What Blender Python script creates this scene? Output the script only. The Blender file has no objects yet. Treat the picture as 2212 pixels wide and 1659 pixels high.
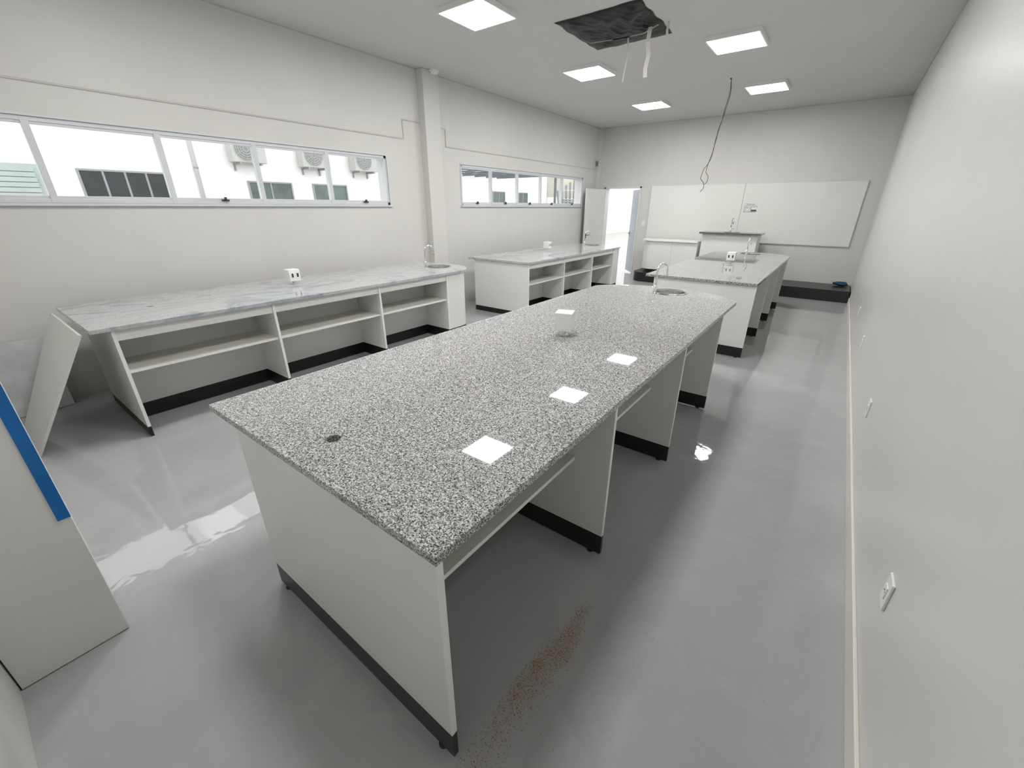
import bpy, bmesh, math, random
from mathutils import Vector, Matrix, noise
random.seed(7)
S=bpy.context.scene
COL=S.collection
try:
    S.view_settings.view_transform='Standard'
except Exception: pass

L,R,F,B,C=-5.51,0.45,11.17,-0.34,3.54

# ---------------------------------------------------------------- materials
def new_mat(name):
    m=bpy.data.materials.new(name); m.use_nodes=True
    nt=m.node_tree; nt.nodes.clear()
    out=nt.nodes.new('ShaderNodeOutputMaterial'); p=nt.nodes.new('ShaderNodeBsdfPrincipled')
    nt.links.new(p.outputs[0],out.inputs[0])
    return m,nt,p,out
def coords(nt,scale=(1,1,1)):
    g=nt.nodes.new('ShaderNodeNewGeometry'); mp=nt.nodes.new('ShaderNodeMapping'); mp.vector_type='POINT'
    mp.inputs['Scale'].default_value=scale
    nt.links.new(g.outputs['Position'],mp.inputs['Vector']); return mp.outputs[0]
def noi(nt,vec,scale,detail=4,rough=.55,dist=0):
    n=nt.nodes.new('ShaderNodeTexNoise'); n.inputs['Scale'].default_value=scale
    n.inputs['Detail'].default_value=detail; n.inputs['Roughness'].default_value=rough
    n.inputs['Distortion'].default_value=dist
    nt.links.new(vec,n.inputs['Vector']); return n.outputs['Fac']
def ramp(nt,fac,stops,interp='LINEAR'):
    r=nt.nodes.new('ShaderNodeValToRGB'); cr=r.color_ramp; cr.interpolation=interp
    while len(cr.elements)<len(stops): cr.elements.new(.5)
    for e,(p,c) in zip(cr.elements,stops):
        e.position=p; e.color=(c[0],c[1],c[2],1) if hasattr(c,'__len__') else (c,c,c,1)
    nt.links.new(fac,r.inputs[0]); return r.outputs[0]
def mix(nt,a,b,fac,mode='MIX'):
    m=nt.nodes.new('ShaderNodeMix'); m.data_type='RGBA'; m.blend_type=mode
    for sock,v in ((m.inputs[0],fac),(m.inputs[6],a),(m.inputs[7],b)):
        if hasattr(v,'is_linked'): nt.links.new(v,sock)
        elif hasattr(v,'__len__'): sock.default_value=(*v,1)
        else: sock.default_value=v
    return m.outputs[2]
def bump(nt,p,h,strength,dist=.01):
    b=nt.nodes.new('ShaderNodeBump'); b.inputs['Strength'].default_value=strength; b.inputs['Distance'].default_value=dist
    nt.links.new(h,b.inputs['Height']); nt.links.new(b.outputs[0],p.inputs['Normal'])
def plain(name,col,rough=.5,metal=0,var=.04,scale=3,bumpv=0,spec=.5,coat=0):
    m,nt,p,o=new_mat(name)
    v=coords(nt)
    f=noi(nt,v,scale)
    c1=tuple(max(0,c*(1-var)) for c in col); c2=tuple(min(1,c*(1+var)) for c in col)
    nt.links.new(ramp(nt,f,[(.3,c1),(.7,c2)]),p.inputs['Base Color'])
    p.inputs['Roughness'].default_value=rough; p.inputs['Metallic'].default_value=metal
    p.inputs['Specular IOR Level'].default_value=spec
    p.inputs['Coat Weight'].default_value=coat
    if bumpv: bump(nt,p,noi(nt,v,120,3),bumpv,.002)
    return m
def emis(name,col,s):
    m,nt,p,o=new_mat(name)
    p.inputs['Base Color'].default_value=(.9,.9,.9,1)
    p.inputs['Emission Color'].default_value=(*col,1); p.inputs['Emission Strength'].default_value=s
    return m

M={}
def wallmat(name,col,rough,st,bp):
    m,nt,p,o=new_mat(name); v=coords(nt)
    a=ramp(nt,noi(nt,v,.9,5,.6),[(.3,tuple(c*.975 for c in col)),(.7,tuple(c*1.015 for c in col))])
    vs=coords(nt,(3,3,.35))
    streak=ramp(nt,noi(nt,vs,2.0,4,.6),[(.42,.95),(.6,1.0)])
    nt.links.new(mix(nt,a,streak,st,'MULTIPLY'),p.inputs['Base Color'])
    p.inputs['Roughness'].default_value=rough; p.inputs['Specular IOR Level'].default_value=.4
    f2=noi(nt,v,5,2,.4); bump(nt,p,f2,bp,.01)
    return m
M['wall']=wallmat('wall_paint',(.675,.668,.64),.45,.25,.06)
M['wallR']=wallmat('satin_wall_paint',(.69,.688,.668),.34,.15,.04)
M['ceil']=plain('ceiling_paint',(.63,.622,.605),.85,0,.015,1.2)
M['trim']=plain('skirting_paint',(.72,.70,.64),.4)
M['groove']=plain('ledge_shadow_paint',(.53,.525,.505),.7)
M['board']=plain('white_laminate',(.77,.77,.745),.32,0,.015,2)
M['boardedge']=plain('white_edge_band',(.85,.85,.835),.35,0,.02,2)
M['shelf']=plain('laminate_shelf',(.79,.775,.71),.35,0,.02,2)
M['black']=plain('black_plinth',(.010,.010,.011),.35,0,.2,6)
M['stage']=plain('black_stone_platform',(.016,.016,.018),.35,0,.5,40)
M['alu']=plain('white_aluminium',(.66,.68,.70),.35,.05,.02,2)
M['chrome']=plain('chrome',(.82,.82,.83),.1,1,.02,4)
M['steel']=plain('brushed_steel',(.55,.55,.55),.22,1,.08,30)
M['plastic']=plain('white_plastic',(.84,.84,.83),.35,0,.01,4)
M['darkplastic']=plain('dark_plastic',(.03,.03,.03),.4)
M['wboard']=plain('whiteboard_enamel',(.79,.80,.77),.12,0,.01,1)
M['paper']=plain('paper',(.80,.80,.80),.8,0,.02,60)
M['ink']=plain('printed_ink',(.10,.10,.12),.7)
M['blue']=plain('blue_film',(.004,.15,.48),.35,0,.1,8)
M['bag']=plain('black_plastic_sheet',(.004,.004,.005),.42,0,.3,9,spec=.2)
M['tape']=plain('masking_tape',(.62,.61,.57),.6)
M['cable']=plain('grey_cable',(.06,.06,.055),.5)
M['ext']=plain('exterior_render',(.82,.81,.79),.9,0,.05,.8)
M['extwin']=plain('dark_exterior_glass',(.018,.022,.024),.15,0,.3,3)
M['extfr']=plain('exterior_frame',(.26,.265,.27),.5)
M['louver']=plain('green_louver',(.36,.42,.38),.6,0,.05,4)
M['acbody']=plain('air_conditioner_casing',(.42,.415,.39),.5)
M['acdark']=plain('air_conditioner_grille',(.22,.22,.215),.5)
M['roofm']=plain('corrugated_roof',(.12,.135,.15),.5,.3,.3,4)
M['concrete']=plain('exterior_paving',(.38,.37,.35),.9,0,.1,2)
M['yellow']=plain('yellow_exterior_paint',(.50,.475,.40),.8)
M['door']=plain('door_paint',(.74,.73,.70),.35,0,.02,2)
M['doorb']=plain('bluish_door_paint',(.33,.36,.41),.35,0,.02,2)
M['led']=emis('led_diffuser',(1,.985,.965),38)
M['bluecloth']=plain('blue_cloth',(.01,.06,.12),.7)

# glass
m,nt,p,o=new_mat('window_glass')
nt.nodes.remove(p)
tr=nt.nodes.new('ShaderNodeBsdfTransparent'); gl=nt.nodes.new('ShaderNodeBsdfGlossy'); gl.inputs['Roughness'].default_value=.02
mx=nt.nodes.new('ShaderNodeMixShader'); mx.inputs[0].default_value=.05; nt.links.new(tr.outputs[0],mx.inputs[1]); nt.links.new(gl.outputs[0],mx.inputs[2]); nt.links.new(mx.outputs[0],o.inputs[0])
tr.inputs[0].default_value=(.97,.98,.98,1)
M['glass']=m

# floor
m,nt,p,o=new_mat('grey_epoxy_floor'); v=coords(nt)
base=ramp(nt,noi(nt,v,.8,6,.62,.6),[(.3,(.375,.38,.39)),(.7,(.425,.43,.44))])
vd=coords(nt,(1,1,1))
dust=ramp(nt,noi(nt,vd,3.2,9,.72,1.2),[(.50,0.0),(.72,1.0)])
c=mix(nt,base,(.53,.53,.53),mix(nt,(0,0,0),dust,.3))
spk=nt.nodes.new('ShaderNodeTexVoronoi'); spk.inputs['Scale'].default_value=7; nt.links.new(v,spk.inputs['Vector'])
sp=ramp(nt,spk.outputs['Distance'],[(.018,1.0),(.035,0.0)])
c=mix(nt,c,(.20,.18,.16),mix(nt,(0,0,0),sp,.3))
nt.links.new(c,p.inputs['Base Color'])
rg=ramp(nt,noi(nt,v,2.2,7,.65),[(.35,.02),(.75,.075)])
nt.links.new(rg,p.inputs['Roughness'])
p.inputs['Specular IOR Level'].default_value=.55
bump(nt,p,noi(nt,v,4.5,3,.5),.12,.02)
M['floor']=m

# speckled granite
def granite(name,k,vs,ns):
    m,nt,p,o=new_mat(name); v=coords(nt)
    vo=nt.nodes.new('ShaderNodeTexVoronoi'); vo.inputs['Scale'].default_value=vs; nt.links.new(v,vo.inputs['Vector'])
    sepv=nt.nodes.new('ShaderNodeSeparateColor'); nt.links.new(vo.outputs['Color'],sepv.inputs[0])
    cl=noi(nt,v,ns,4,.6)
    mm=nt.nodes.new('ShaderNodeMath'); mm.operation='MULTIPLY_ADD'; mm.inputs[1].default_value=.75
    nt.links.new(sepv.outputs[0],mm.inputs[0])
    m2=nt.nodes.new('ShaderNodeMath'); m2.operation='MULTIPLY_ADD'; m2.inputs[1].default_value=.8; m2.inputs[2].default_value=-.22
    nt.links.new(cl,m2.inputs[0]); nt.links.new(m2.outputs[0],mm.inputs[2])
    col=ramp(nt,mm.outputs[0],[(q,tuple(k*x for x in c)) for q,c in [(.16,(.022,.022,.024)),(.34,(.13,.13,.133)),(.52,(.31,.31,.313)),(.72,(.48,.48,.477)),(.92,(.74,.737,.73))]])
    warm=ramp(nt,noi(nt,v,1.8,4,.6),[(.57,0.0),(.80,1.0)])
    col=mix(nt,col,mix(nt,col,(1.0,.93,.82),1.0,'MULTIPLY'),mix(nt,(0,0,0),warm,.55))
    nt.links.new(col,p.inputs['Base Color']); p.inputs['Roughness'].default_value=.025; p.inputs['Specular IOR Level'].default_value=.6
    return m
M['granite']=granite('speckled_grey_granite',1.0,300,110)
M['granite2']=granite('pale_speckled_granite',.95,240,60)
# veined pale granite
def vein(name,k):
    m,nt,p,o=new_mat(name); v=coords(nt,(1,.55,1))
    w=noi(nt,v,2.3,9,.66,1.9)
    col=ramp(nt,w,[(.28,tuple(k*c for c in(.29,.325,.37))),(.42,tuple(k*c for c in(.43,.465,.505))),(.50,tuple(k*c for c in(.60,.62,.64))),(.60,tuple(k*c for c in(.52,.515,.50))),(.76,tuple(k*c for c in(.65,.665,.68)))])
    v2=coords(nt)
    sp=ramp(nt,noi(nt,v2,110,5,.75),[(.38,(.40,.40,.41)),(.5,(.88,.88,.88)),(.66,(1,1,1))])
    nt.links.new(mix(nt,col,sp,.65,'MULTIPLY'),p.inputs['Base Color']); p.inputs['Roughness'].default_value=.045; p.inputs['Specular IOR Level'].default_value=.85
    return m
M['vein']=vein('veined_white_granite',.98)
M['veinp']=plain('pale_veined_stone',(.55,.56,.57),.3,0,.12,7)
# grains
m,nt,p,o=new_mat('brown_grit'); v=coords(nt)
nt.links.new(ramp(nt,noi(nt,v,160,2),[(.35,(.21,.13,.07)),(.5,(.44,.31,.19)),(.65,(.64,.53,.37))]),p.inputs['Base Color']); p.inputs['Roughness'].default_value=.9
M['grit']=m

# ---------------------------------------------------------------- builders
def mk(name,bm,mat,parent=None,origin=None,smooth=False,kind=None,bevel=0,mats=None):
    me=bpy.data.meshes.new(name)
    bmesh.ops.recalc_face_normals(bm,faces=bm.faces)
    if origin is None:
        if bm.verts:
            xs=[v.co for v in bm.verts]
            origin=Vector((sum(c.x for c in xs)/len(xs),sum(c.y for c in xs)/len(xs),min(c.z for c in xs)))
        else: origin=Vector()
    origin=Vector(origin)
    bmesh.ops.translate(bm,verts=bm.verts,vec=-origin)
    bm.to_mesh(me); bm.free()
    for mt in (mats or [mat]): me.materials.append(mt)
    if smooth:
        for p in me.polygons: p.use_smooth=True
    o=bpy.data.objects.new(name,me); COL.objects.link(o)
    if parent is not None:
        o.parent=parent; o.location=origin-parent.location
    else: o.location=origin
    if kind: o['kind']=kind
    if bevel:
        b=o.modifiers.new('bevel','BEVEL'); b.width=bevel; b.segments=2; b.limit_method='ANGLE'; b.angle_limit=math.radians(40)
    return o
def addbox(bm,x0,x1,y0,y1,z0,z1,mi=0):
    vs=[bm.verts.new((x,y,z)) for z in(z0,z1) for y in(y0,y1) for x in(x0,x1)]
    for f in((0,2,3,1),(4,5,7,6),(0,1,5,4),(2,6,7,3),(0,4,6,2),(1,3,7,5)):
        fc=bm.faces.new([vs[i] for i in f]); fc.material_index=mi
    return vs
def box(name,x0,x1,y0,y1,z0,z1,mat,parent=None,bevel=0,kind=None):
    bm=bmesh.new(); addbox(bm,x0,x1,y0,y1,z0,z1); return mk(name,bm,mat,parent,kind=kind,bevel=bevel)
def boxes(name,lst,mat,parent=None,bevel=0,kind=None):
    bm=bmesh.new()
    for b in lst: addbox(bm,*b)
    return mk(name,bm,mat,parent,kind=kind,bevel=bevel)
def addtube(bm,pts,r,seg=10,cap=True):
    pts=[Vector(p) for p in pts]; rings=[]
    t=(pts[1]-pts[0]).normalized()
    n=t.orthogonal().normalized()
    for i,p in enumerate(pts):
        if i==0: t=(pts[1]-pts[0])
        elif i==len(pts)-1: t=pts[-1]-pts[-2]
        else: t=pts[i+1]-pts[i-1]
        t.normalize(); n=(n-t*n.dot(t)).normalized(); b=t.cross(n)
        rr=r[i] if hasattr(r,'__len__') else r
        rings.append([bm.verts.new(p+(n*math.cos(a)+b*math.sin(a))*rr) for a in[2*math.pi*k/seg for k in range(seg)]])
    for a,b in zip(rings,rings[1:]):
        for k in range(seg): bm.faces.new((a[k],a[(k+1)%seg],b[(k+1)%seg],b[k]))
    if cap: bm.faces.new(rings[0][::-1]); bm.faces.new(rings[-1])
def tube(name,pts,r,mat,parent=None,seg=10):
    bm=bmesh.new(); addtube(bm,pts,r,seg); return mk(name,bm,mat,parent,smooth=True)
def addlathe(bm,prof,c,seg=32,close=False):
    rings=[]
    for r,z in prof:
        rings.append([bm.verts.new((c[0]+r*math.cos(2*math.pi*k/seg),c[1]+r*math.sin(2*math.pi*k/seg),c[2]+z)) for k in range(seg)])
    for a,b in zip(rings,rings[1:]):
        for k in range(seg): bm.faces.new((a[k],a[(k+1)%seg],b[(k+1)%seg],b[k]))
    bm.faces.new(rings[-1])
    if close: bm.faces.new(rings[0][::-1])
def lathe(name,prof,c,mat,parent=None,seg=32,close=False):
    bm=bmesh.new(); addlathe(bm,prof,c,seg,close)
    o=mk(name,bm,mat,parent,smooth=True)
    e=o.modifiers.new('es','EDGE_SPLIT'); e.split_angle=math.radians(50)
    return o
def prism(name,outer,holes,z0,z1,mat,parent=None,bevel=0,kind=None,smooth=False):
    bm=bmesh.new()
    loops=[outer]+holes; alltop=[];edges=[]
    for lp in loops:
        vs=[bm.verts.new((x,y,z1)) for x,y in lp]; alltop.append(vs)
        for i in range(len(vs)): edges.append(bm.edges.new((vs[i],vs[(i+1)%len(vs)])))
    bmesh.ops.triangle_fill(bm,edges=edges,use_beauty=True)
    tops=list(bm.faces)
    mp={}
    for vs in alltop:
        for v in vs: mp[v]=bm.verts.new((v.co.x,v.co.y,z0))
    for f in tops: bm.faces.new([mp[v] for v in reversed(f.verts)])
    for vs in alltop:
        for i in range(len(vs)):
            a,b=vs[i],vs[(i+1)%len(vs)]; bm.faces.new((a,b,mp[b],mp[a]))
    return mk(name,bm,mat,parent,kind=kind,bevel=bevel)
def empty(name,loc,label,cat,group=None):
    e=bpy.data.objects.new(name,None); COL.objects.link(e); e.location=loc; e.empty_display_size=.1
    e['label']=label; e['category']=cat
    if group: e['group']=group
    return e
def tag(o,label,cat,group=None):
    o['label']=label; o['category']=cat
    if group: o['group']=group
    return o
def clone(root,loc,label=None,rot=None):
    r=root.copy(); COL.objects.link(r); r.location=loc
    if rot is not None: r.rotation_euler=rot
    if label: r['label']=label
    def rec(src,dst):
        for c in src.children:
            k=c.copy(); COL.objects.link(k); k.parent=dst; rec(c,k)
    rec(root,r); return r
def circ(cx,cy,r,n=32): return [(cx+r*math.cos(2*math.pi*i/n),cy+r*math.sin(2*math.pi*i/n)) for i in range(n)]

# ---------------------------------------------------------------- room shell
W1=(-0.12,4.30,1.72,2.37); W2=(5.86,10.32,1.72,2.37)
T=.22
prism('floor',[(L-T,B-T),(R+T,B-T),(R+T,F+T),(L-T,F+T)],[],-.12,0,M['floor'],kind='structure')
HX0,HX1,HY0,HY1=-3.0,-2.14,4.84,5.80
prism('ceiling',[(L-T,B-T),(R+T,B-T),(R+T,F+T),(L-T,F+T)],[[(HX0,HY0),(HX1,HY0),(HX1,HY1),(HX0,HY1)]],C,C+.12,M['ceil'],kind='structure')
boxes('wall_left',[(L-T,L,B-T,F+T,0,1.72),(L-T,L,B-T,F+T,2.37,C),(L-T,L,B-T,W1[0],1.72,2.37),(L-T,L,W1[1],W2[0],1.72,2.37),(L-T,L,W2[1],F+T,1.72,2.37)],M['wall'],kind='structure')
box('wall_right',R,R+T,B-T,F+T,0,C,M['wallR'],kind='structure')
DX0,DX1,DZ=-5.28,-4.28,2.18
boxes('wall_far',[(L,DX0,F,F+T,0,C),(DX1,R,F,F+T,0,C),(DX0,DX1,F,F+T,DZ,C)],M['wall'],kind='structure')
box('wall_back',L,R,B-T,B,0,C,M['wall'],kind='structure')
box('baseboard_right',R-.014,R,B,10.26,0,.105,M['trim'],bevel=.003,kind='structure')
# column + corner pier
box('trim_1',L,L+.13,5.0,5.32,0,C,M['wall'],bevel=.006,kind='structure')
box('trim_2',L,L+.09,11.02,F,0,C,M['wall'],bevel=.004,kind='structure')
# horizontal ledge with step around the column
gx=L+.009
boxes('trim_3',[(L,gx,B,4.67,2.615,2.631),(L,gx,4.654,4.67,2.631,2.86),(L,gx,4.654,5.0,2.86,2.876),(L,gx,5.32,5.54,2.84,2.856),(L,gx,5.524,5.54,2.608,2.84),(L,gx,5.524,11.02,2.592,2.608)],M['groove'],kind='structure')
# shadow line between ceiling and walls, put in as thin darker-painted strips
boxes('trim_4',[(L,L+.012,B,F,C-.010,C),(R-.012,R,B,F,C-.010,C),(L,R,F-.012,F,C-.010,C)],M['groove'],kind='structure')

def window(n,w,mull):
    y0,y1,z0,z1=w; x0,x1=L-.06,L-.005; f=.035
    bl=[(x0,x1,y0,y1,z0,z0+f),(x0,x1,y0,y1,z1-f,z1),(x0,x1,y0,y0+f,z0,z1),(x0,x1,y1-f,y1,z0,z1)]
    for i,mx in enumerate(mull): bl.append((x0,x1+.002,mx-.024,mx+.024,z0+.001,z1-.001))
    # sash rails inside each bay
    ys=[y0]+mull+[y1]
    for a,b in zip(ys,ys[1:]):
        bl.append((x0+.01,x1-.008,a+.02,b-.02,z0+.02,z0+.058)); bl.append((x0+.01,x1-.008,a+.02,b-.02,z1-.055,z1-.02))
    o=boxes('window_%d'%n,bl,M['alu'],kind='structure',bevel=.002)
    g=boxes('window_glass',[(L-.036,L-.032,a+.02,b-.02,z0+.05,z1-.05) for a,b in zip(ys,ys[1:])],M['glass'],o)
    for i,(a,b) in enumerate(zip(ys,ys[1:])):
        if i%2==0 or n==2:
            c=(a+b)/2 if n==2 else b-.42
            l=boxes('latch',[(x1-.01,x1+.02,c-.035,c+.035,z0+.03,z0+.045),(x1+.0,x1+.03,c-.008,c+.008,z0+.03,z0+.07)],M['darkplastic'],o)
    boxes('trim_%d'%(4+n),[(L-.005,L+.03,y0-.03,y1+.03,z0-.022,z0),(L-.002,L+.012,y0-.02,y1+.02,z1,z1+.018),(L-.002,L+.012,y1,y1+.018,z0,z1),(L-.002,L+.012,y0-.018,y0,z0,z1)],M['alu'],kind='structure')
window(1,W1,[.75,1.62,2.50,3.38])
window(2,W2,[6.70,7.55,8.42,9.33])

# door frame and leaves
boxes('door_1',[(DX0,DX0+.035,F-.02,F+T,0,DZ),(DX1-.035,DX1,F-.02,F+T,0,DZ),(DX0,DX1,F-.02,F+T,DZ-.035,DZ)],M['door'],kind='structure')
def leaf(name,hx,hy,ang,w,mat,n):
    bm=bmesh.new(); addbox(bm,0,w,-.018,.018,.01,2.13)
    o=mk(name,bm,mat,None,origin=(0,0,0),kind='structure',bevel=.003)
    bm=bmesh.new()
    for s in(-1,1):
        addtube(bm,[(w-.07,s*.018,1.02),(w-.07,s*.06,1.02),(w-.17,s*.06,1.02)],.009,8)
        addbox(bm,w-.085,w-.055,s*.018-.002,s*.018+.004,.94,1.08)
    h=mk('door_handle',bm,M['darkplastic'],o,origin=(0,0,0),smooth=False)
    h.location=(0,0,0)
    o.location=(hx,hy,0); o.rotation_euler=(0,0,ang); return o
leaf('door_2',DX0+.02,F-.04,math.radians(-98),.84,M['door'],2)
leaf('door_3',DX1-.05,F+T+.02,math.radians(128),.80,M['doorb'],3)

# ---------------------------------------------------------------- LED panels
def led(x0,y0,s=.59):
    e=empty('ceiling_light',(x0+s/2,y0+s/2,C-.045),'square surface-mounted LED panel with white frame, switched on','ceiling light','square LED ceiling panels')
    z0,z1=C-.045,C
    bl=[(x0,x0+s,y0,y0+.018,z0,z1),(x0,x0+s,y0+s-.018,y0+s,z0,z1),(x0,x0+.018,y0+.018,y0+s-.018,z0,z1),(x0+s-.018,x0+s,y0+.018,y0+s-.018,z0,z1)]
    boxes('frame',bl,M['plastic'],e)
    box('diffuser',x0+.018,x0+s-.018,y0+.018,y0+s-.018,z0+.004,z0+.014,M['led'],e)
    return e
l0=led(-3.80,3.78)
for (x,y) in [(-3.80,6.27),(-3.80,8.86),(-1.82,6.20),(-1.82,8.72),(-1.82,3.72),(-3.80,1.2),(-1.82,1.2)]:  # last three out of view; nearest pair guessed, added for lighting and reflections
    clone(l0,(x+.295,y+.295,C-.045))

# smoke detector
d=empty('smoke_detector',(-5.33,5.19,C-.05),'round white smoke detector on the ceiling by the column','smoke detector')
lathe('base',[(.075,.05),(.075,.03),(.06,.028),(.055,.008),(.03,0)],(-5.33,5.19,C-.05),M['plastic'],d)

# ceiling opening covered with black plastic
bm=bmesh.new(); n=56
sx0,sx1,sy0,sy1=-3.03,-2.08,4.80,5.84
grid=[[None]*(n+1) for _ in range(n+1)]
for i in range(n+1):
    for j in range(n+1):
        u,v=i/n,j/n
        x=sx0+(sx1-sx0)*u; y=sy0+(sy1-sy0)*v
        edge=min(u,1-u,v,1-v)
        nz=noise.noise(Vector((x*2.4,y*2.4,0)))
        cr=abs(noise.noise(Vector((x*5+y*3,y*1.5,3.3))))+.35*abs(noise.noise(Vector((x*12-y*9,y*5,9.3))))
        x+=.022*noise.noise(Vector((x*6,y*6,7))); y+=.022*noise.noise(Vector((y*6,x*6,11)))
        dz=-.008-.03*min(edge*5,1)*(.6+.5*nz)-.045*cr*min(edge*6,1)
        if edge==0: dz=-.005
        grid[i][j]=bm.verts.new((x,y,C+min(dz,-.004)))
for i in range(n):
    for j in range(n): bm.faces.new((grid[i][j],grid[i+1][j],grid[i+1][j+1],grid[i][j+1]))
sheet=mk('plastic_sheet',bm,M['bag'],smooth=True); tag(sheet,'crumpled black plastic sheet taped over an opening in the ceiling','plastic sheet')
def ribbon(name,pts,w,lab,ax=Vector((1,0,0))):
    bm=bmesh.new(); prev=None
    for i,p in enumerate(pts):
        p=Vector(p); a=bm.verts.new(p-ax*w/2); b=bm.verts.new(p+ax*w/2)
        c=bm.verts.new(p-ax*w/2+Vector((0,.003,0))); d2=bm.verts.new(p+ax*w/2+Vector((0,.003,0)))
        cur=(a,b,d2,c)
        if prev:
            for k in range(4): bm.faces.new((prev[k],prev[(k+1)%4],cur[(k+1)%4],cur[k]))
        else: bm.faces.new(cur)
        prev=cur
    bm.faces.new(prev[::-1])
    return tag(mk(name,bm,M['tape']),lab,'tape','loose tape strips at the ceiling opening')
z=C-.006
ribbon('tape_strip',[(-2.16,5.35,z-.05),(-2.17,5.34,z-.18),(-2.155,5.36,z-.30),(-2.17,5.35,z-.42),(-2.16,5.35,z-.50)],.045,'wide pale tape strip dangling from the ceiling opening')
ribbon('tape_strip',[(-2.45,5.45,z-.07),(-2.44,5.46,z-.22),(-2.46,5.45,z-.38),(-2.47,5.45,z-.48)],.016,'thin pale tape strip dangling from the ceiling opening')
ribbon('tape_strip',[(-2.0,5.45,z-.003),(-2.01,5.45,z-.08),(-2.0,5.46,z-.2)],.025,'short pale tape strip hanging beside the ceiling opening')
tb=ribbon('tape_strip',[(-2.98,5.30,C-.03),(-2.85,5.32,C-.085),(-2.6,5.36,C-.09),(-2.4,5.38,C-.09),(-2.25,5.40,C-.085),(-2.10,5.42,C-.03)],.025,'pale tape strip stretched across the black plastic',Vector((0,1,0)))

# hanging cable
ce=empty('hanging_cable',(-1.92,8.2,C),'thin dark cables dangling from a hole in the ceiling','cable')
def cab(kx,zend,off=0):
    prof=[(0,0),(.01,.1),(-.02,.3),(-.05,.5),(-.07,.62),(-.10,.72),(-.17,.80),(-.19,.87),(-.13,.92),(-.12,.96),(-.17,1.0)]
    pts=[]
    for i in range(33):
        t=i/32
        for (a,ta),(b,tb_) in zip(prof,prof[1:]):
            if ta<=t<=tb_: 
                q=(t-ta)/(tb_-ta); q=q*q*(3-2*q); dx=a+(b-a)*q; break
        pts.append((-1.92+dx*kx*1.1+off*math.sin(t*9),8.2+.03*math.sin(t*6+kx),C-t*(C-zend)))
    return pts
tube('cable',cab(1,1.95),.005,M['cable'],ce,6)
tube('cable',cab(.75,2.06,.018),.0045,M['cable'],ce,6)
lathe('cable_outlet',[(.014,0),(.012,-.012),(.006,-.02)],(-1.92,8.2,C),M['darkplastic'],ce,16)

# ---------------------------------------------------------------- benches
KH=.13
def worktop(x0,x1,y0,y1,sag,mat,label,sink,hole=None,pw=(2.3,.75)):
    out=[(x0,y0),(x1,y0),(x1,y1-.03)]
    n=40
    for i in range(n+1):
        # cosine spacing keeps the round corners smooth
        s=math.cos(math.pi*(1-i/n)); x=(x0+x1)/2-(x1-x0)/2*s
        out.append((x,y1+sag*max(0,1-abs(s)**pw[0])**pw[1] if 0<i<n else y1))
    out.append((x0,y1-.03))
    holes=[circ(sink[0],sink[1],.155,32)]
    if hole: holes.append(circ(hole[0],hole[1],.027,20))
    o=prism('granite_worktop',out,holes,.872,.902,mat,bevel=.002)
    tag(o,label,'worktop','granite worktops')
    return o
def sinkset(sx,sy,fx,fy,z,near):
    s=empty('sink',(sx,sy,z),'small round stainless steel sink set in the worktop','sink','round steel sinks')
    lathe('basin',[(.17,.004),(.165,.007),(.153,.004),(.149,-.02),(.142,-.11),(.12,-.135),(.03,-.14)],(sx,sy,z),M['steel'],s,36)
    lathe('drain',[(.03,-.138),(.026,-.134),(.01,-.136)],(sx,sy,z),M['chrome'],s,20)
    f=empty('faucet',(fx,fy,z),'chrome gooseneck laboratory tap standing beside the round sink','faucet','chrome gooseneck taps')
    lathe('tap_base',[(.026,.012),(.026,.0)][::-1]+[(.017,.018),(.016,.075),(.012,.082),(.009,.085)],(fx,fy,z),M['chrome'],f,20)
    d=Vector((sx-fx,sy-fy,0)).normalized(); r=.068; base=Vector((fx,fy,z))
    H=.225
    pts=[base+Vector((0,0,.08)),base+Vector((0,0,.15)),base+Vector((0,0,H))]
    for i in range(1,13):
        a=math.pi*i/12*1.05; pts.append(base+Vector((0,0,H))+d*(r-r*math.cos(a))+Vector((0,0,r*math.sin(a))))
    pts.append(pts[-1]+Vector((0,0,-.045))-d*.003)
    tube('spout',pts,[.009]*(len(pts)-1)+[.011],M['chrome'],f,12)
    side=Vector((-d.y,d.x,0))
    tube('tap_lever',[base+Vector((0,0,.055)),base+side*.03+Vector((0,0,.058)),base+side*.07+Vector((0,0,.072))],[.008,.006,.007],M['chrome'],f,8)

def tower(x,y,side,z=.902,h=.060,rot=0):
    e=empty('socket_box',(x,y,z),'white cube power socket box on a short stem on the worktop','power socket','socket boxes on the worktops')
    lathe('stem',[(.03,0),(.03,.006),(.014,.01),(.014,.045)],(x,y,z),M['plastic'],e,20)
    z0=z+.04
    box('housing',x-h,x+h,y-h,y+h,z0,z0+.122,M['plastic'],e,bevel=.004)
    zc=z0+.062
    for s in(-1,1):
        c=s*.028
        if side=='x':
            box('socket_plate',x+h,x+h+.003,y+c-.022,y+c+.022,zc-.034,zc+.034,M['plastic'],e,bevel=.001)
            bm=bmesh.new()
            addbox(bm,x+h+.003,x+h+.0045,y+c-.010,y+c+.010,zc-.020,zc+.020)
            mk('socket_holes',bm,M['darkplastic'],e)
        elif side=='y':
            box('socket_plate',x+c-.022,x+c+.022,y-h-.003,y-h,zc-.034,zc+.034,M['plastic'],e,bevel=.001)
            bm=bmesh.new()
            addbox(bm,x+c-.010,x+c+.010,y-h-.0045,y-h-.003,zc-.020,zc+.020)
            mk('socket_holes',bm,M['darkplastic'],e)
    e.rotation_euler=(0,0,rot)
    return e

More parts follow.
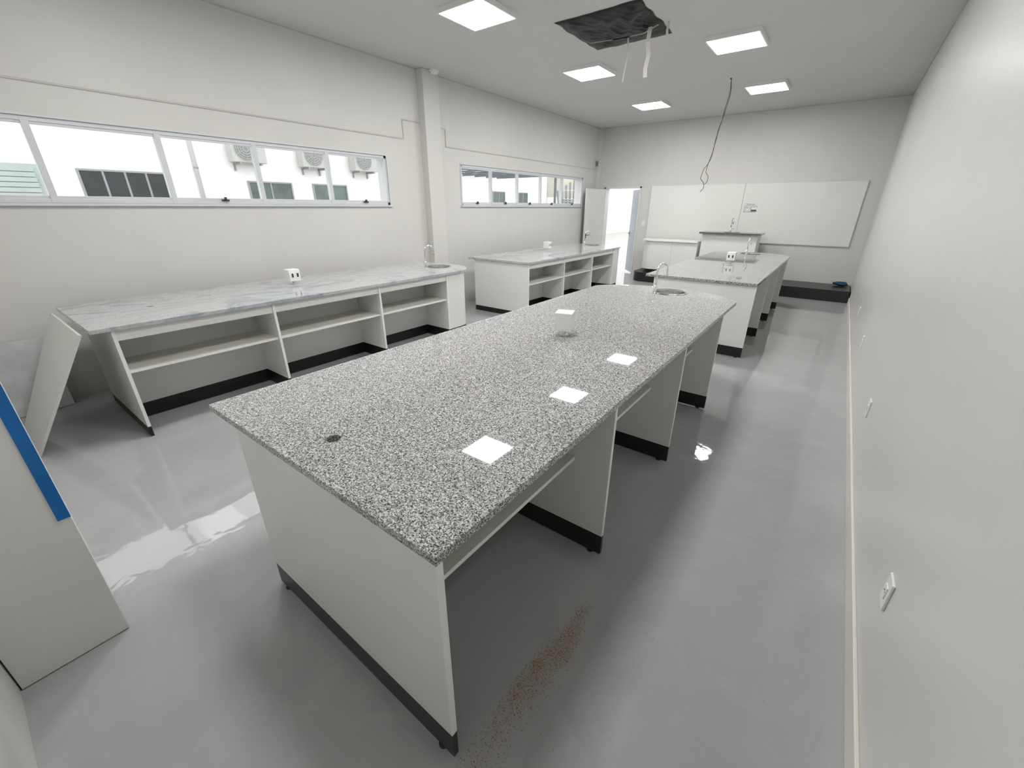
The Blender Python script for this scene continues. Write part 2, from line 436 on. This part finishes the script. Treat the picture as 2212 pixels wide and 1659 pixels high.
def feet(e,pts):
    for (x,y) in pts:
        lathe('foot',[(.018,0),(.018,.006),(.008,.008),(.008,.02)],(x,y,0),M['darkplastic'],e,12)
def bench_open(px0,px1,ys,label):
    """ys: end panel + partitions; open knee spaces with a set-back shelf on the +X side"""
    e=empty('lab_bench',((px0+px1)/2,ys[0],0),label,'lab bench','white laboratory bench bases')
    t=.022; sp=(px0+px1)/2+.0
    for i,y in enumerate(ys):
        nm='end_panel' if i in(0,len(ys)-1) else 'divider'
        bm=bmesh.new(); addbox(bm,px0,px1-.004,y,y+t,KH,.872); mk(nm,bm,M['board'],e)
        box('edge_band',px1-.004,px1,y,y+t,KH,.872,M['boardedge'],e)
        box('plinth',px0,px1,y+.001,y+t-.001,.010,KH,M['black'],e)
        feet(e,[(px1-.06,y+t/2),(px0+.06,y+t/2)])
    box('back_panel',sp-.01,sp+.01,ys[0]+t,ys[-1],KH,.872,M['board'],e)
    box('plinth',sp-.009,sp+.009,ys[0]+t,ys[-1],0,KH,M['black'],e)
    for a,b in zip(ys,ys[1:]):
        for s in(1,-1):
            xs=(px1-.19) if s>0 else (px0+.19)
            x0,x1=sorted((sp+s*.01,xs))
            box('shelf',x0,x1,a+t,b,.53,.55,M['shelf'],e)
            eb=(xs,xs+.003) if s>0 else (xs-.003,xs)
            box('edge_band',eb[0],eb[1],a+t,b,.53,.55,M['boardedge'],e)
    return e
def bench_shelf(px0,px1,ys,yend,label):
    e=empty('lab_bench',((px0+px1)/2,ys[0],0),label,'lab bench','white laboratory bench bases')
    t=.022; bk=px1-.45
    for i,y in enumerate(ys):
        nm='end_panel' if i==0 else 'divider'
        x0=px0 if i in(0,) else bk
        k=KH if i else .085
        box(nm,x0,px1-.004,y,y+t,k,.872,M['board'],e)
        box('edge_band',px1-.004,px1,y,y+t,k,.872,M['boardedge'],e)
        box('plinth',x0,px1,y+.001,y+t-.001,0,k,M['black'],e)
    box('back_panel',bk-.02,bk,ys[0]+t,ys[-1],KH,.872,M['board'],e)
    box('plinth',bk-.019,bk-.001,ys[0]+t,ys[-1],0,KH,M['black'],e)
    for a,b in zip(ys,ys[1:]):
        box('shelf',bk,px1-.03,a+t,b,.53,.548,M['shelf'],e)
        box('edge_band',px1-.03,px1-.027,a+t,b,.53,.548,M['boardedge'],e)
        box('top_rail',px1-.03,px1-.012,a+t,b,.79,.872,M['board'],e)
    # closed rounded end: hollow shell round the basin
    rr=min(.25,yend-ys[-1]-.06)
    pts=[(bk-.3,ys[-1]+t),(px1,ys[-1]+t),(px1,yend-rr)]
    n=14
    for i in range(n+1):
        a=math.pi/2*i/n; pts.append((px1-rr+rr*math.cos(a),yend-rr+rr*math.sin(a)))
    pts.append((bk-.3,yend))
    bm=bmesh.new(); k=len(pts)
    top=[bm.verts.new((x,y,.872)) for x,y in pts]; bot=[bm.verts.new((x,y,KH)) for x,y in pts]
    for i in range(k): bm.faces.new((top[i],top[(i+1)%k],bot[(i+1)%k],bot[i]))
    mk('sink_cabinet',bm,M['board'],e)
    prism('plinth',pts,[],0,KH,M['black'],e)
    return e

# bench 1 (nearest)
worktop(-2.04,-.61,.50,4.27,.37,M['granite'],'long speckled grey granite worktop with rounded end and cable hole',(-1.26,4.38),(-1.34,.67))
bench_open(-1.79,-.612,[.503,1.60,2.69,3.76],'white bench base with open knee spaces, set-back shelves and black plinths')
sinkset(-1.26,4.38,-1.35,4.20,.902,True)
tower(-1.34,2.38,'',h=.058,rot=.33)
# bench 2 (by the window wall)
worktop(-5.23,-4.01,.45,4.16,.46,M['vein'],'long veined pale granite worktop with rounded end near the column',(-4.55,4.30),(-4.62,.95),(2.0,.5))
bench_shelf(-5.11,-4.03,[.56,1.69,2.86,3.93],4.42,'white bench base with three open shelf bays below pale granite')
sinkset(-4.55,4.30,-4.62,4.11,.902,True)
tower(-4.74,2.27,'x')
# bench 3
worktop(-5.05,-3.77,5.47,8.92,.46,M['vein'],'veined pale granite worktop on the bench beside the second window',(-4.45,9.05),None,(2.0,.5))
bench_shelf(-4.93,-3.79,[5.50,6.62,7.72,8.70],9.18,'white bench base with open shelf bays beside the second window')
sinkset(-4.45,9.05,-4.6,8.88,.902,False)
tower(-4.62,7.35,'x')
# bench 4
worktop(-1.91,-.61,5.48,9.15,.38,M['granite2'],'pale grey granite worktop with rounded end facing the platform',(-1.26,9.2))
bench_open(-1.80,-.612,[5.50,6.62,7.72,8.80],'white bench base with open knee spaces standing before the platform')
sinkset(-1.26,9.2,-1.30,8.99,.902,False)
tower(-1.27,7.43,'y')

# loose board leaning against bench 2
bm=bmesh.new()
q=[(-5.02,-.02,.0),(-4.31,-.02,.0),(-4.05,.415,.868),(-5.13,.415,.868)]
nrm=Vector((0,-.87,.43)).normalized()*.018
a=[bm.verts.new(Vector(p)) for p in q]; b=[bm.verts.new(Vector(p)+nrm+Vector((0,0,0))) for p in q]
bm.faces.new(a); bm.faces.new(b[::-1])
for i in range(4): bm.faces.new((a[i],a[(i+1)%4],b[(i+1)%4],b[i]))
tag(mk('loose_board',bm,M['board']),'loose white laminate board leaning against the end of the bench','board')
# stone slab leaning on the wall under the window
bm=bmesh.new(); 
q=[(-5.34,-.2,0),(-5.34,.32,0),(-5.49,.32,.62),(-5.49,-.2,.62)]
a=[bm.verts.new(Vector(p)) for p in q]; b=[bm.verts.new(Vector(p)+Vector((.02,0,.004))) for p in q]
bm.faces.new(a); bm.faces.new(b[::-1])
for i in range(4): bm.faces.new((a[i],a[(i+1)%4],b[(i+1)%4],b[i]))
tag(mk('stone_offcut',bm,M['veinp']),'pale stone offcut leaning against the wall under the window','stone slab')

# tall cabinet with blue film on its edge
tc=empty('tall_cabinet',(-2.32,-.18,0),'tall white cabinet with blue protective film along its front edge','cabinet')
box('cabinet_body',-2.55,-2.08,-.335,-.015,.004,2.1,M['board'],tc,bevel=.002)
box('protective_film',-2.081,-2.0765,-.050,-.0145,.62,2.08,M['blue'],tc)

# ---------------------------------------------------------------- wall sockets
def wsock(y,z):
    e=empty('wall_socket',(R,y,z),'white rectangular power socket plate low on the wall','wall socket','sockets along the side wall')
    box('plate',R-.009,R,y-.04,y+.04,z-.06,z+.06,M['plastic'],e,bevel=.003)
    boxes('socket_module',[(R-.0125,R-.009,y-.018,y+.018,z-.024,z+.024)],M['plastic'],e)
    bm=bmesh.new()
    for q in(-1,0,1): addtube(bm,[(R-.0126,y+q*.009,z+(.003 if q==0 else 0)),(R-.0132,y+q*.009,z+(.003 if q==0 else 0))],.0028,8)
    mk('socket_holes',bm,M['darkplastic'],e)
    return e
w0=wsock(1.66,.44)
for y,z in((3.5,.44),(5.32,.46),(6.96,.46)): clone(w0,(R,y,z))
sw=empty('light_switch',(-4.13,F,1.32),'small white light switch plate beside the doorway','light switch')
box('plate',-4.17,-4.09,F-.008,F,1.26,1.38,M['plastic'],sw,bevel=.002); box('rocker',-4.145,-4.115,F-.012,F-.008,1.30,1.34,M['plastic'],sw)
jb=empty('junction_box',(L+.09,10.98,2.72),'small grey junction box on the corner pier','junction box')
box('box_body',L,L+.08,10.96,11.02,2.68,2.78,M['trim'],jb,bevel=.002); box('box_lid',L+.005,L+.085,10.952,10.96,2.675,2.785,M['acdark'],jb)

# ---------------------------------------------------------------- whiteboard
wb=empty('whiteboard',(-1.91,F,.98),'wide glossy two-panel whiteboard mounted on the end wall','whiteboard')
wx0,wx1,wz0,wz1=-4.01,.20,.985,2.19
FW=F-.001
box('panel',wx0,-1.915,F-.03,FW,wz0,wz1,M['wboard'],wb,bevel=.002)
box('panel',-1.91,wx1,F-.03,FW,wz0,wz1,M['wboard'],wb,bevel=.002)
boxes('rim',[(wx0-.006,wx1+.006,F-.034,FW,wz0-.02,wz0),(wx0-.006,wx1+.006,F-.034,FW,wz1,wz1+.008),(wx0-.01,wx0,F-.034,FW,wz0,wz1),(wx1,wx1+.01,F-.034,FW,wz0,wz1)],M['alu'],wb)
pn=empty('paper_notice',(-1.72,F-.033,1.57),'white printed paper notice taped to the whiteboard','paper')
box('sheet',-1.88,-1.56,F-.033,F-.031,1.57,1.80,M['paper'],pn)
bl=[]
for r in range(9):
    xx=-1.86
    zz=1.775-r*.022
    while xx<-1.60:
        ww=random.uniform(.015,.05)
        if random.random()<.8 and not(3<r<7 and xx>-1.72): bl.append((xx,min(xx+ww,-1.58),F-.034,F-.033,zz,zz+.008))
        xx+=ww+.01
bl+=[(-1.71,-1.6,F-.034,F-.033,1.62,1.66)]
boxes('printed_lines',bl,M['ink'],pn)

# ---------------------------------------------------------------- platform and teacher desk
def rounded_left(x0,x1,y0,y1,r,n=14):
    pts=[(x1,y0),(x1,y1),(x0,y1),(x0,y0+r)]
    for i in range(1,n+1):
        a=math.pi+math.pi/2*i/n; pts.append((x0+r+r*math.cos(a),y0+r+r*math.sin(a)))
    return pts
pl=prism('platform',rounded_left(-3.98,R-.02,10.27,F-.002,.30),[],0,.22,M['stage'],bevel=.006)
tag(pl,'low black stone platform with rounded corner below the whiteboard','platform')
dk=empty('teacher_counter',(-3.1,10.6,.22),'low white counter with rounded corner standing on the black platform','counter')
prism('cabinet_body',rounded_left(-3.84,-2.53,10.42,10.92,.28),[],.30,.955,M['board'],dk)
prism('plinth',rounded_left(-3.80,-2.54,10.46,10.90,.25),[],.22,.30,M['black'],dk)
prism('countertop',rounded_left(-3.88,-2.53,10.38,10.94,.30),[],.955,.985,M['boardedge'],dk,bevel=.003)
boxes('panel_joint',[(-3.10,-3.094,10.4175,10.42,.31,.95)],M['groove'],dk)
db=empty('demonstration_bench',(-1.95,10.6,.22),'tall white bench with dark granite top and tap on the platform','lab bench')
boxes('cabinet_body',[(-2.46,-1.36,10.42,10.44,.30,1.165),(-2.46,-1.36,10.88,10.90,.30,1.165),(-2.46,-2.44,10.44,10.88,.30,1.165),(-1.38,-1.36,10.44,10.88,.30,1.165)],M['board'],db)
box('plinth',-2.44,-1.38,10.46,10.89,.22,.30,M['black'],db)
M['granited']=plain('dark_grey_granite',(.13,.125,.12),.1,0,.8,90)
prism('stone_top',[(-2.52,10.34),(-1.30,10.34),(-1.30,10.93),(-2.52,10.93)],[circ(-1.9,10.60,.155,28)],1.165,1.20,M['granited'],db,bevel=.003)
sinkset(-1.9,10.60,-1.98,10.80,1.20,False)
# blue cloth on platform
bm=bmesh.new(); bmesh.ops.create_icosphere(bm,subdivisions=3,radius=.1)
for v in bm.verts:
    n_=noise.noise(v.co*14)*.35+noise.noise(v.co*30)*.15
    v.co*=1+n_; v.co.z*=.4; v.co.x*=1.3
mz=min(v.co.z for v in bm.verts)
for v in bm.verts: v.co+=Vector((.27,10.95,.221-mz))
tag(mk('blue_cloth',bm,M['bluecloth'],smooth=True),'crumpled blue cloth lying on the black platform','cloth')

# ---------------------------------------------------------------- grit on the floor
bm=bmesh.new()
def grain(x,y,s):
    if x<-.60: return
    a=random.uniform(0,6.28)
    p=[(x+s*math.cos(a+k*2.1),y+s*math.sin(a+k*2.1),.0005) for k in range(3)]
    vs=[bm.verts.new(q) for q in p]; t=bm.verts.new((x,y,.0005+s*.6))
    bm.faces.new(vs[::-1])
    for k in range(3): bm.faces.new((vs[k],vs[(k+1)%3],t))
for i in range(15000):
    t=random.random()
    y=1.28-.80*t
    w=.015+.046*t
    x=-.535+.02*math.sin(t*7)-.015*t+random.gauss(0,w*.8)
    dens=.24+.76*math.exp(-((t-.38)/.26)**2)
    cl=.45+.9*noise.noise(Vector((x*22,y*22,0)))
    if random.random()>dens*max(.12,cl): continue
    grain(x,y+random.gauss(0,.02),random.uniform(.0010,.0034))
for i in range(1100): grain(random.gauss(-.50,.13),random.uniform(.35,1.4),random.uniform(.0008,.0022))
g=mk('scattered_grit',bm,M['grit']); tag(g,'brown sandy grit scattered over the grey floor','debris'); g['kind']='stuff'

# ---------------------------------------------------------------- exterior
XE=-14.0
prism('ground',[(-30,-25),(20,-25),(20,60),(-30,60)],[],-.5,-.14,M['concrete'],kind='structure')
box('trim_7',XE-.3,XE,-14,42,-.14,7.0,M['ext'],kind='structure')
box('trim_8',-13.9,6,40,40.3,-.14,6.0,M['ext'],kind='structure')
def extwin(y0,y1,z0,z1,mat,lab,name='exterior_window',n=3):
    e=empty(name,(XE,(y0+y1)/2,z0),lab,'window')
    box('pane',XE,XE+.02,y0,y1,z0,z1,mat,e)
    bl=[(XE,XE+.05,y0-.04,y0,z0-.04,z1+.04),(XE,XE+.05,y1,y1+.04,z0-.04,z1+.04),(XE,XE+.05,y0,y1,z1,z1+.04),(XE,XE+.07,y0-.06,y1+.06,z0-.06,z0)]
    for i in range(1,n): 
        yy=y0+(y1-y0)*i/n; bl.append((XE+.02,XE+.04,yy-.02,yy+.02,z0,z1))
    boxes('frame',bl,M['extfr'],e)
extwin(2.45,4.05,1.25,2.42,M['extwin'],'dark glazed window in the white building outside',n=4)
M['extwin2']=plain('grey_green_exterior_glass',(.085,.115,.105),.2,0,.35,2.5)
extwin(6.0,7.2,1.25,2.32,M['extwin2'],'grey-green glazed window below the air conditioners outside',n=2)
extwin(7.95,9.1,1.25,2.32,M['extwin2'],'grey-green glazed window with light frame in the building outside',n=2)
extwin(17.1,18.0,1.3,2.35,M['extwin2'],'grey-green glazed window further along the building outside',n=2)
extwin(19.2,20.0,1.3,2.35,M['extwin2'],'grey-green glazed window at the far end of the building outside',n=2)
e=empty('louvered_shutter',(XE,.9,1.2),'pale green louvered shutter on the white building outside','shutter')
boxes('slats',[(XE+.01,XE+.05,-.2,1.75,1.25+i*.1,1.25+i*.1+.085) for i in range(12)],M['louver'],e)
box('frame',XE,XE+.012,-.3,1.85,1.2,2.5,M['louver'],e)
dp=empty('drain_pipe',(XE+.06,4.75,0),'white vertical drain pipe on the building outside','pipe')
tube('pipe',[(XE+.06,4.75,-.14),(XE+.06,4.75,6.5)],.05,M['acbody'],dp,12)
dp2=tube('pipe_bracket',[(XE+.06,4.75,2.6),(XE+.06,4.75,2.64)],.06,M['extfr'],dp,12)
def acunit(y,z):
    e=empty('air_conditioner',(XE,y,z),'outdoor air conditioner unit bracketed on the white building wall','air conditioner','outdoor air conditioner units')
    w=.44; x0,x1=XE+.12,XE+.44
    box('casing',x0,x1,y-w,y+w,z,z+.66,M['acbody'],e,bevel=.01)
    cy,cz=y-.08,z+.33
    bm=bmesh.new()
    for r in(.07,.13,.19,.25,.29):
        pts=[(x1+.012,cy+r*math.cos(2*math.pi*k/28),cz+r*math.sin(2*math.pi*k/28)) for k in range(29)]
        addtube(bm,pts,.008,5,False)
    for k in range(12):
        a=2*math.pi*k/12; addtube(bm,[(x1+.012,cy+.03*math.cos(a),cz+.03*math.sin(a)),(x1+.012,cy+.29*math.cos(a),cz+.29*math.sin(a))],.006,5)
    mk('fan_grille',bm,M['acbody'],e)
    bm=bmesh.new()
    vs=[bm.verts.new((x1+.003,cy+.29*math.cos(2*math.pi*k/30),cz+.29*math.sin(2*math.pi*k/30))) for k in range(30)]
    bm.faces.new(vs)
    r=bmesh.ops.extrude_face_region(bm,geom=list(bm.faces)); bmesh.ops.translate(bm,verts=[v for v in r['geom'] if isinstance(v,bmesh.types.BMVert)],vec=(-.002,0,0))
    mk('fan_opening',bm,M['acdark'],e)
    boxes('bracket',[(XE,XE+.46,y-.3,y-.26,z-.05,z),(XE,XE+.46,y+.26,y+.3,z-.05,z),(XE,XE+.04,y-.3,y-.26,z-.2,z),(XE,XE+.04,y+.26,y+.3,z-.2,z)],M['extfr'],e)
    return e
a0=acunit(6.0,2.80)
clone(a0,(XE,7.95,2.80)); clone(a0,(XE,9.75,2.80))
# canopy and framework seen through the second window
cn=empty('canopy',(XE+2,16,3.0),'dark open steel canopy frame outside the second window','canopy')
bl=[]
for i in range(7): bl.append((-13.9,-10.5,12.5+i*.8,12.55+i*.8,2.93,2.99))
for i in range(5): bl.append((-13.9+i*.85,-13.85+i*.85,12.5,17.4,3.0,3.05))
bl+=[(-10.58,-10.5,17.2,17.28,-.14,2.93)]
boxes('steel_frame',bl,M['roofm'],cn)
yb=empty('yellow_annex',(-13,23,-.14),'yellow painted annex outside with stacked pipes in front','building')
box('annex_wall',-13.98,-12.9,22.0,24.8,2.2,3.9,M['yellow'],yb); box('annex_base',-13.98,-12.95,22.0,24.8,-.14,2.2,M['ext'],yb)
bm=bmesh.new()
for i in range(5): addtube(bm,[(-12.6,21.5+i*.3,-.14),(-12.7,21.0+i*.45,2.5+.15*i)],.05,8)
for i in range(4): addtube(bm,[(-12.5,21+i*.1,1.75+i*.1),(-12.5,24.5,1.7+i*.12)],.04,8)
mk('stacked_pipes',bm,M['acdark'],yb)

# ---------------------------------------------------------------- world
w=bpy.data.worlds.new('World'); S.world=w; w.use_nodes=True
bg=w.node_tree.nodes['Background']; bg.inputs[0].default_value=(.94,.968,1,1); bg.inputs[1].default_value=3.0

# ---------------------------------------------------------------- camera
yaw,pit,rol=-.6420,-.4074,.0036
fw=Vector((math.sin(yaw)*math.cos(pit),math.cos(yaw)*math.cos(pit),math.sin(pit)))
r=Vector((math.cos(yaw),-math.sin(yaw),0)); u=r.cross(fw)
r2=r*math.cos(rol)+u*math.sin(rol); u2=-r*math.sin(rol)+u*math.cos(rol)
cam=bpy.data.cameras.new('camera'); co=bpy.data.objects.new('camera',cam); COL.objects.link(co)
mw=Matrix.Identity(4)
for i in range(3): mw[i][0]=r2[i]; mw[i][1]=u2[i]; mw[i][2]=-fw[i]
mw[2][3]=1.7055
co.matrix_world=mw
cam.sensor_width=36; cam.lens=36*888.39/2212; cam.clip_start=.02; cam.clip_end=200
S.camera=co
